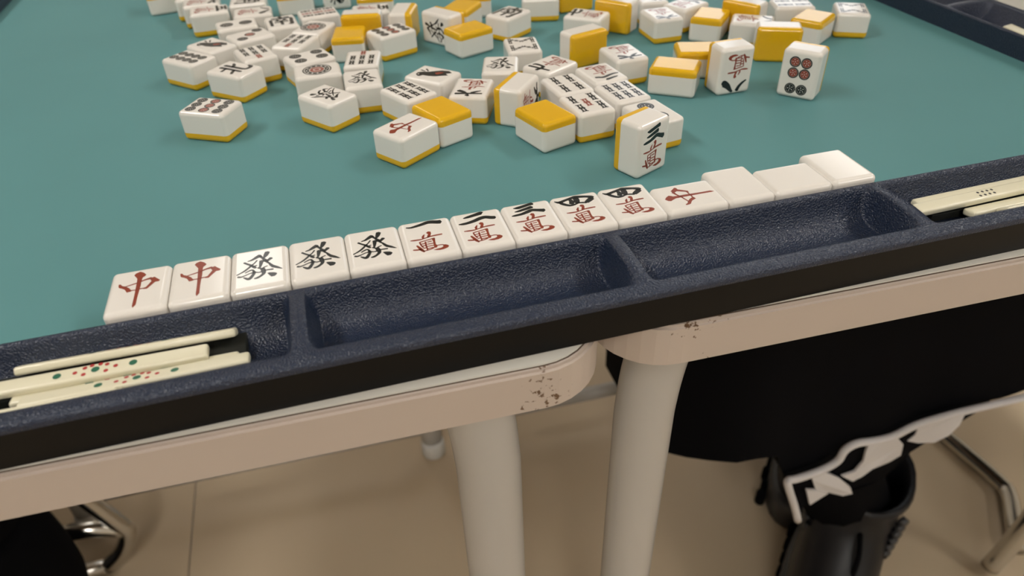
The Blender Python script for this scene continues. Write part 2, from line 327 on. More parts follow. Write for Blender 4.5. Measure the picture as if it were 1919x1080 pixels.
# ---------------------------------------------------------------- tile faces (printed / inked marks, mm on the face, y up)
MARKS = {}
MARKS['man'] = [('r', 'S', [(-7.07, -0.59, 0.36), (-5.48, -0.76, 0.61), (-3.19, -0.8, 0.51), (-0.76, -0.21, 0.31), (1.07, 0.25, 0.52), (3.24, 0.41, 0.62), (5.29, 0.46, 0.52)]), ('r', 'P', [(-2.7, 0.73), (-1.88, 2.0), (-1.11, 2.45), (-1.52, 0.87), (-2.04, -0.82), (-2.55, -0.49)]), ('r', 'P', [(-0.46, 3.28), (0.47, 4.02), (1.35, 3.57), (1.4, 2.36), (0.89, 0.8), (0.18, -0.33), (-0.83, -0.53), (-0.3, 1.18), (0.17, 2.05), (-0.22, 2.51)]), ('r', 'S', [(-4.12, -2.68, 0.36), (-2.71, -2.28, 0.36), (-0.32, -1.86, 0.31), (1.89, -1.36, 0.36)]), ('r', 'P', [(0.86, -1.72), (2.2, -1.29), (1.86, -3.86), (1.74, -5.8), (2.23, -6.61), (1.73, -8.07), (0.69, -8.08), (0.81, -6.16), (1.05, -3.61)]), ('r', 'S', [(-3.97, -2.88, 0.41), (-3.75, -4.76, 0.4), (-3.25, -6.53, 0.4)]), ('r', 'S', [(-1.78, -2.9, 0.51), (-1.96, -5.31, 0.45), (-1.97, -7.25, 0.4), (-2.01, -8.85, 0.35)]), ('r', 'S', [(-1.09, -3.28, 0.28), (0.57, -3.13, 0.28)]), ('r', 'S', [(-3.81, -4.08, 0.28), (-2.08, -3.96, 0.28)]), ('r', 'S', [(-1.39, -4.83, 0.28), (1.0, -4.75, 0.28)]), ('r', 'S', [(-1.58, -6.24, 0.28), (0.81, -6.16, 0.28)]), ('r', 'S', [(-1.69, -7.72, 0.28), (0.61, -7.57, 0.28)]), ('r', 'S', [(-3.6, -5.46, 0.28), (-1.96, -5.31, 0.28)]), ('r', 'S', [(-3.25, -7.02, 0.28), (-2.01, -6.98, 0.28)]), ('r', 'S', [(-7.12, -7.11, 0.5), (-5.77, -7.43, 0.6), (-4.13, -7.71, 0.6)]), ('r', 'S', [(-5.33, -4.59, 0.5), (-4.76, -6.07, 0.75), (-4.01, -8.07, 0.89), (-3.36, -9.54, 0.39)]), ('r', 'S', [(-3.98, -8.88, 0.4), (-2.48, -8.86, 0.35), (-0.91, -8.54, 0.35), (0.52, -8.02, 0.35)]), ('r', 'P', [(0.08, -9.23), (1.66, -8.86), (3.21, -8.69), (4.21, -8.03), (4.09, -6.85), (5.3, -6.96), (6.16, -7.82), (6.24, -8.56), (5.52, -9.4), (4.08, -9.92), (2.53, -10.09), (1.28, -9.8)]), ('r', 'S', [(2.11, -6.73, 0.28), (3.27, -6.66, 0.28), (4.35, -6.93, 0.3)])]
MARKS['chun'] = [('r', 'P', [(-2.27, 9.02), (-1.81, 10.1), (-0.4, 10.89), (1.03, 9.75), (1.99, 8.22), (1.55, 7.32), (0.91, 6.65), (0.74, 4.48), (0.8, 1.77), (0.61, -1.47), (0.45, -5.3), (0.44, -9.7), (-0.47, -11.28), (-0.79, -9.95), (-0.72, -4.3), (-0.78, 1.27), (-0.87, 6.34), (-1.57, 7.76)]), ('r', 'P', [(-7.0, 4.69), (-6.33, 4.65), (-5.67, 3.44), (-4.48, 2.73), (-3.06, 1.3), (-2.09, -0.47), (-2.14, -1.11), (-3.53, -1.34), (-4.43, 0.74), (-5.54, 1.74), (-6.53, 2.38), (-6.87, 3.15)]), ('r', 'S', [(-4.65, 2.46, 0.38), (-2.8, 3.05, 0.44), (-0.55, 3.7, 0.49), (0.75, 4.31, 0.55), (2.06, 4.92, 0.61), (3.97, 5.37, 0.94)]), ('r', 'P', [(3.58, 5.31), (5.01, 5.9), (5.93, 4.75), (7.24, 3.22), (6.79, 2.44), (5.64, 2.46), (4.55, 0.95), (3.13, -1.1), (1.8, -0.86), (1.66, -0.15), (2.69, 0.2), (3.55, 1.93), (4.25, 3.4), (3.83, 4.21)]), ('r', 'S', [(-2.18, -0.51, 0.43), (-0.67, -0.58, 0.38), (1.58, -0.29, 0.43)])]
MARKS['hatsu'] = [('k', 'S', [(-4.26, 5.02, 0.28), (-2.67, 5.53, 0.64), (-0.93, 6.88, 1.03), (0.24, 7.73, 1.16)]), ('k', 'S', [(0.2, 7.21, 0.77), (1.2, 5.47, 0.56), (2.35, 3.34, 1.14)]), ('k', 'P', [(2.66, 2.55), (3.54, 2.08), (5.02, -0.13), (6.56, -1.49), (8.3, -3.59), (7.31, -3.44), (5.92, -2.64), (4.36, -1.61), (3.56, -0.16)]), ('k', 'P', [(1.85, 4.21), (2.55, 3.63), (3.21, 2.54), (3.66, 1.18), (2.69, 1.67), (1.94, 2.79)]), ('k', 'S', [(2.92, 9.34, 1.2), (2.25, 7.24, 1.03), (1.47, 5.38, 0.38)]), ('k', 'S', [(4.21, 4.82, 0.92), (3.3, 3.73, 0.76), (2.77, 2.86, 0.51)]), ('k', 'S', [(-0.88, 4.76, 0.36), (-1.9, 3.02, 0.35), (-2.88, 1.97, 0.5), (-3.86, 0.6, 0.55), (-5.58, -1.19, 0.5), (-8.07, -2.86, 0.28)]), ('k', 'S', [(-5.57, 4.58, 0.56), (-4.44, 3.35, 0.56), (-3.05, 2.03, 0.63), (-2.04, 0.67, 0.75), (-1.37, -0.23, 0.62)]), ('k', 'S', [(-2.58, 0.85, 0.35), (-1.64, 1.22, 0.35), (-0.9, 1.49, 0.35)]), ('k', 'S', [(0.74, 4.05, 1.02), (0.42, 1.56, 0.76), (0.08, -0.37, 0.45)]), ('k', 'S', [(-0.65, -0.3, 0.45), (0.74, -1.27, 0.5), (1.7, -0.57, 0.4), (2.83, -0.09, 0.28)]), ('k', 'S', [(-5.1, -2.35, 0.3), (-3.6, -1.34, 0.45), (-2.51, -1.2, 0.5), (-1.88, -2.75, 0.59)]), ('k', 'S', [(-7.68, -4.14, 0.59), (-6.63, -4.49, 0.54), (-5.18, -3.98, 0.39), (-3.34, -3.1, 0.39), (-1.9, -3.07, 0.62)]), ('k', 'S', [(-2.04, -2.36, 0.74), (-1.92, -3.4, 0.69), (-2.55, -4.85, 0.78), (-3.34, -6.22, 0.87), (-4.06, -6.47, 0.82), (-5.6, -5.15, 0.34)]), ('k', 'S', [(-1.71, -2.81, 0.49), (-0.48, -3.38, 0.39), (0.79, -3.3, 0.49)]), ('k', 'S', [(1.01, -1.35, 1.0), (1.36, -2.82, 1.04), (1.43, -4.5, 0.81), (0.44, -5.83, 0.68), (-0.87, -6.71, 0.68), (-1.86, -6.87, 0.44)]), ('k', 'S', [(1.73, -2.77, 0.45), (3.18, -2.74, 0.5), (4.81, -2.88, 0.55)]), ('k', 'P', [(2.67, -4.75), (3.41, -4.56), (5.18, -5.01), (6.03, -5.69), (6.15, -6.39), (5.34, -7.45), (4.08, -7.52), (3.29, -6.11)])]
MARKS['1m'] = [('k', 'S', [(-7.29, 9.16, 0.43), (-5.71, 8.67, 0.69), (-3.69, 9.0, 0.91), (-1.19, 9.64, 1.08), (1.35, 10.46, 1.3), (3.31, 10.28, 1.41), (5.17, 9.62, 1.52), (6.43, 9.41, 1.62)])]+MARKS["man"]
MARKS['2m'] = [('k', 'S', [(-5.38, 8.75, 0.38), (-3.67, 9.12, 0.93), (-0.85, 9.81, 1.15), (2.01, 10.56, 1.38), (2.48, 10.41, 1.1)]), ('k', 'S', [(-8.01, 4.89, 0.43), (-6.56, 4.72, 0.91), (-4.52, 4.87, 1.02), (-1.49, 5.71, 1.19), (1.23, 6.86, 1.3), (3.32, 7.04, 1.31), (5.29, 6.06, 1.36), (6.81, 5.66, 1.3)])]+MARKS["man"]
MARKS['3m'] = [('k', 'S', [(-5.47, 9.68, 0.28), (-4.0, 9.55, 1.0), (-2.63, 9.74, 1.11), (0.05, 10.44, 1.11), (2.92, 11.1, 1.22)]), ('k', 'S', [(-5.58, 6.87, 0.35), (-3.84, 7.06, 0.84), (-1.19, 7.75, 1.05), (2.01, 8.62, 1.21)]), ('k', 'S', [(-7.52, 4.15, 0.39), (-6.02, 4.24, 0.83), (-3.32, 4.56, 0.98), (-0.81, 5.43, 1.19), (1.31, 6.19, 1.19), (3.52, 5.49, 1.24), (6.03, 4.57, 1.49)])]+MARKS["man"]
MARKS['4m'] = [('k', 'S', [(-9.08, 9.47, 0.28), (-7.41, 8.24, 1.02), (-4.59, 9.11, 0.92), (-1.11, 10.12, 1.03), (0.12, 10.27, 1.29), (2.33, 9.93, 1.08), (4.78, 9.22, 1.03), (6.36, 8.29, 1.44), (6.86, 7.6, 1.18)]), ('k', 'S', [(6.48, 7.37, 1.44), (4.96, 6.26, 1.43), (3.3, 5.03, 1.17)]), ('k', 'S', [(-7.35, 8.4, 0.76), (-6.55, 6.93, 1.01), (-5.18, 5.46, 1.01), (-3.64, 4.47, 0.85)]), ('k', 'S', [(-3.64, 4.47, 0.75), (-2.02, 4.71, 0.65), (-0.2, 5.45, 0.61), (1.64, 5.22, 0.66), (3.16, 4.67, 0.66)]), ('k', 'S', [(-2.4, 8.76, 1.02), (-2.41, 7.19, 1.17), (-2.92, 5.61, 1.26)]), ('k', 'S', [(0.05, 9.58, 1.44), (-0.04, 7.84, 1.53), (-0.59, 5.92, 1.52)])]+MARKS["man"]

CI = {'k': 0, 'r': 1, 'w': 2}
def S_(col, *pts): return (col, 'S', list(pts))
def P_(col, *pts): return (col, 'P', list(pts))
def disc(cx, cy, r, col, n=20): return (col, 'P', [(cx+r*math.cos(2*math.pi*i/n), cy+r*math.sin(2*math.pi*i/n)) for i in range(n)])
def pin(cx, cy, r, c):
    out = [disc(cx, cy, r, 'k'), ('L1',)+disc(cx, cy, r*.76, 'w'), ('L2',)+disc(cx, cy, r*.735, c)]
    for i in range(5):
        a = 2*math.pi*i/5; out.append(('L3',)+disc(cx+r*.40*math.cos(a), cy+r*.40*math.sin(a), r*.085, 'w', 8))
    out.append(('L3',)+disc(cx, cy, r*.09, 'w', 8)); return out
def bigpin():
    out = [disc(0, 0, 8.4, 'k', 36), ('L1',)+disc(0, 0, 7.6, 'w', 36), ('L2',)+disc(0, 0, 7.1, 'k', 36), ('L3',)+disc(0, 0, 4.6, 'w', 30), ('L4',)+disc(0, 0, 4.1, 'r', 28), ('L5',)+disc(0, 0, 2.3, 'w', 20), ('L6',)+disc(0, 0, 1.6, 'r', 16)]
    for i in range(12):
        a = 2*math.pi*i/12; out.append(('L3',)+disc(5.9*math.cos(a), 5.9*math.sin(a), .62, 'w', 8))
    return out
def bamboo(cx, cy, l, w, c, rot=0):
    h = l/2; k = w/2
    o = [(-k, h), (-k*.35, h-.35), (k*.35, h-.35), (k, h), (k*.9, h-.9), (k*.72, h-1.1), (k*.72, .7), (k, .45), (k, -.45), (k*.72, -.7), (k*.72, -h+1.1), (k*.9, -h+.9), (k, -h), (k*.35, -h+.35), (-k*.35, -h+.35), (-k, -h), (-k*.9, -h+.9), (-k*.72, -h+1.1), (-k*.72, -.7), (-k, -.45), (-k, .45), (-k*.72, .7), (-k*.72, h-1.1), (-k*.9, h-.9)]
    c_, s_ = math.cos(rot), math.sin(rot)
    f = lambda x, y: (cx+x*c_-y*s_, cy+x*s_+y*c_)
    out = [(c, 'P', [f(*p) for p in o])]
    out.append(('L1',)+('w', 'S', [(*f(0, h-1.4), .1), (*f(0, 1.0), .1)])); out.append(('L1',)+('w', 'S', [(*f(0, -1.0), .1), (*f(0, -h+1.4), .1)]))
    return out
def flat(l): return [x for g in l for x in g]
MAN = MARKS['man']
F = dict(MARKS)
F['1p'] = bigpin()
F['2p'] = pin(0, 6.3, 4.4, 'k')+pin(0, -6.3, 4.4, 'k')
F['3p'] = pin(-5.2, 7.2, 3.5, 'k')+pin(0, 0, 3.5, 'r')+pin(5.2, -7.2, 3.5, 'k')
F['4p'] = flat(pin(x, y, 3.7, 'k') for x in (-4.6, 4.6) for y in (-6.8, 6.8))
F['6p'] = flat(pin(x, 8.0, 3.05, 'k') for x in (-3.1, 3.1))+flat(pin(x, y, 3.05, 'r') for x in (-3.1, 3.1) for y in (-.9, -7.1))
F['8p'] = flat(pin(x, y, 2.9, 'k') for x in (-3.4, 3.4) for y in (-8.7, -2.9, 2.9, 8.7))
F['9p'] = flat(pin(x, y, 2.85, c) for x in (-5.7, 0, 5.7) for y, c in ((8, 'k'), (0, 'r'), (-8, 'k')))
F['1s'] = [P_('k', (-6.5, 6), (-4.5, 8.5), (-2, 9), (0, 7), (1.5, 3.5), (4, 1), (6.5, -2), (7.5, -6.5), (5.5, -9.5), (3, -7), (1.5, -9.8), (-.5, -6.5), (-2.5, -4), (-4, 0), (-4.2, 4), (-6, 4.6)), ('L1',)+P_('r', (1.2, -.5), (3.5, -2), (4.5, -5), (2.5, -4.5), (0, -3)), S_('k', (2, 9.5, .7), (1.2, 6, .5)), S_('k', (4.5, 7.5, .7), (2.2, 4.5, .5)), ('L2',)+disc(-3.9, 7.1, .55, 'w', 10)]
F['4s'] = flat(bamboo(x, y, 10.4, 3.8, 'k') for x in (-4.2, 4.2) for y in (-5.9, 5.9))
F['5s'] = flat(bamboo(x, y, 9.6, 3.7, 'k') for x in (-5.6, 5.6) for y in (-5.7, 5.7))+bamboo(0, 0, 9.6, 3.7, 'r')
F['6s'] = flat(bamboo(x, y, 9.8, 3.7, 'k') for x in (-5.6, 0, 5.6) for y in (-5.6, 5.6))
F['7s'] = flat(bamboo(x, y, 7.2, 3.7, 'k') for x in (-5.6, 0, 5.6) for y in (-7.2, .8))+bamboo(0, 8.6, 7.2, 3.7, 'r')
F['9s'] = flat(bamboo(x, y, 7.2, 3.7, 'r' if x == 0 else 'k') for x in (-5.6, 0, 5.6) for y in (-7.9, 0, 7.9))
F['8s'] = flat(bamboo(x, s*6.2, 9.6, 2.7, 'k') for x in (-7, 7) for s in (-1, 1))+flat(bamboo(x*2.9, s*6.6, 7.6, 2.5, 'k', x*s*-.95) for x in (-1, 1) for s in (-1, 1))
F['5m'] = [S_('k', (-4.5, 11.6, 1.1), (4.8, 11.9, 1.2)), S_('k', (-.6, 11.6, 1), (-1.8, 6.2, 1)), S_('k', (-4, 9.2, .9), (3.2, 9.4, 1), (2.8, 6.2, 1)), S_('k', (-7, 5.9, 1.0), (7, 6.1, 1.2))]+MAN
F['6m'] = [S_('k', (-.4, 12.2, .8), (.9, 10.8, 1.5)), S_('k', (-7.2, 8.9, .9), (0, 9.1, 1.1), (7.2, 9.6, 1.4)), S_('k', (-1.6, 8.2, 1.5), (-3.4, 6.6, 1.1), (-6, 5.2, .5)), S_('k', (1.5, 8.4, .7), (3.6, 6.9, 1.5), (6.2, 5.5, 1.7))]+MAN
F['7m'] = [S_('k', (-7.0, 8.4, 1.0), (0, 9.4, 1.2), (7, 10.4, 1.3)), S_('k', (-.6, 12.4, 1.4), (-1.0, 9, 1.3), (-.6, 6.6, 1.3), (1.5, 5.8, 1.2), (5.5, 6.0, 1.4), (6.6, 7.6, .7))]+MAN
F['8m'] = [S_('k', (-1.9, 11.4, 1.4), (-3.0, 9.2, 1.2), (-5.0, 7.2, .9), (-7.2, 5.8, .5)), S_('k', (1.0, 11.8, .8), (2.5, 10.2, 1.3), (4.4, 8.0, 2.0), (7.0, 6.2, 2.3), (8.2, 6.1, 1.0))]+MAN
F['N'] = [S_('k', (-2.2, 8.5, 1.6), (-2.0, 0, 1.4), (-2.2, -7.6, 1.2)), S_('k', (-7, 3.2, 1.1), (-2.2, 4, 1.1)), S_('k', (-7.4, -5, 1.0), (-5, -3.6, 1.2), (-2.2, -2.2, 1.1)), S_('k', (6.2, 6, .8), (4, 3.6, 1.3), (1.8, 2.6, 1.1)), S_('k', (1.6, 8.6, 1.6), (1.6, 0, 1.5), (1.8, -6, 1.4), (3.4, -7.6, 1.5), (6.6, -7.2, 1.5), (7.6, -4.2, .8))]
F['S'] = [S_('k', (-5.8, 7.6, 1.1), (6, 8.2, 1.3)), S_('k', (.2, 11, 1.5), (.2, 5, 1.2)), S_('k', (-6.8, 4.6, 1.3), (-7, -8.6, 1.2)), S_('k', (-6.8, 4.6, 1.1), (0, 5, 1.1), (6.8, 5.3, 1.4), (6.6, -2, 1.5), (6.2, -8.4, 1.5), (4.2, -7.4, .7)), S_('k', (-2.6, 3.4, 1.4), (-1.6, 1.6, 1)), S_('k', (2.8, 3.6, 1.3), (1.6, 1.6, .9)), S_('k', (-4.2, .8, 1.0), (4.2, 1.2, 1.2)), S_('k', (-4.6, -2.2, 1.0), (4.6, -1.8, 1.2)), S_('k', (0, .8, 1.2), (0, -8, 1.3))]
def mark_mesh(name):
    verts, faces, mi = [], [], []
    for it in F[name]:
        lay = 0
        if it[0][0] == 'L': lay = int(it[0][1:]); it = it[1:]
        col, typ, pts = it; z = TILE_T/2+.02+.008*lay
        if typ == 'P':
            b = len(verts); verts += [(x, y, z) for x, y in pts]; faces.append(tuple(range(b, b+len(pts)))); mi.append(CI[col])
        else:
            Q = catmull(pts, 5) if len(pts) > 2 else [V(p) for p in pts]
            b = len(verts); n = len(Q)
            d0 = V((Q[1][0]-Q[0][0], Q[1][1]-Q[0][1])).normalized(); d1 = V((Q[-1][0]-Q[-2][0], Q[-1][1]-Q[-2][1])).normalized()
            Lp, Rp = [], []
            for i, q in enumerate(Q):
                a, c = Q[max(i-1, 0)], Q[min(i+1, n-1)]; d = V((c[0]-a[0], c[1]-a[1])); d = d.normalized() if d.length > 1e-6 else V((1, 0)); nn = V((-d.y, d.x))
                w = max(q[2]*(1.68 if col == 'k' else 1.5), .6)/2; Lp.append((q[0]+nn.x*w, q[1]+nn.y*w, z)); Rp.append((q[0]-nn.x*w, q[1]-nn.y*w, z))
            s = (Q[0][0]-d0.x*Q[0][2]*.4, Q[0][1]-d0.y*Q[0][2]*.4, z); e = (Q[-1][0]+d1.x*Q[-1][2]*.4, Q[-1][1]+d1.y*Q[-1][2]*.4, z)
            verts += Lp+Rp+[s, e]
            for i in range(n-1): faces.append((b+i, b+n+i, b+n+i+1, b+i+1)); mi.append(CI[col])
            faces.append((b+2*n, b+n, b)); mi.append(CI[col]); faces.append((b+2*n+1, b+n-1, b+2*n-1)); mi.append(CI[col])
    me = mesh_raw(verts, faces, 'face_mark'); me.polygons.foreach_set('material_index', mi)
    bm = bmesh.new(); bm.from_mesh(me)
    for f in bm.faces:
        f.normal_update()
        if f.normal.z < 0: f.normal_flip()
    bm.to_mesh(me); bm.free()
    for m in ('ink_black', 'ink_red', 'ivory'): me.materials.append(M[m])
    return me
MARK_ME = {}
def tile(label, face, pos, n, t, h, group):
    """pos: centre of the base on the mat (mm); n: direction the face looks; t: direction of the top of the character; h: height of the tile as it lies"""
    n = V(n).normalized(); t = V(t).normalized(); x = t.cross(n)
    Rm = Matrix((x, t, n)).transposed()
    e = empty('mahjong_tile', pos); e.rotation_euler = Rm.to_euler(); tag(e, label, 'mahjong tile', group)
    off = Rm.transposed() @ V((0, 0, h/2))
    for nm, me in (('tile_body', BODY_ME), ('tile_back', BACK_ME)): obj(nm, me, None, e, off)
    if face != 'x':
        if face not in MARK_ME: MARK_ME[face] = mark_mesh(face)
        obj('face_mark', MARK_ME[face], None, e, off)
    return e
# near row
ROW = [('chun', 'white tile with red 中, leftmost of the near row'), ('chun', 'white tile with red 中, second from the left in the near row'),
 ('hatsu', 'tile with black 發, leftmost of the three 發 in the near row'), ('hatsu', 'tile with black 發, middle one of the three 發 in the near row'), ('hatsu', 'tile with black 發 right beside the 一萬 tile in the near row'),
 ('1m', 'tile with one black bar over red 萬 in the near row'), ('2m', 'tile with two black bars over red 萬 in the near row'), ('3m', 'tile with three black bars over red 萬 in the near row'),
 ('4m', 'tile reading 四萬 beside the three-bar tile in the near row'), ('4m', 'tile reading 四萬 beside the sideways red 中 in the near row')]
GR = 'tiles laid face up in the near row'
for k, (f, lab) in enumerate(ROW): tile(lab, f, ((k+.5)*TILE_W, TILE_H/2+.15, 0), (0, 0, 1), (0, 1, 0), TILE_T, GR)
x = 10*TILE_W
tile('tile with red 中 turned sideways in the near row', 'chun', (x+TILE_H/2, TILE_W/2+.15, 0), (0, 0, 1), (-1, 0, 0), TILE_T, GR); x += TILE_H
tile('blank white tile standing upright in the row, just right of the sideways red 中', 'x', (x+TILE_W/2, TILE_H/2+.15, 0), (0, 0, 1), (0, 1, 0), TILE_T, GR); x += TILE_W
tile('blank white tile turned sideways between two other blank tiles', 'x', (x+TILE_H/2, TILE_W/2+.15, 0), (0, 0, 1), (-1, 0, 0), TILE_T, GR); x += TILE_H
tile('blank glossy white tile at the right end of the near row', 'x', (x+TILE_W/2, TILE_H/2+.15, 0), (0, 0, 1), (0, 1, 0), TILE_T, GR)
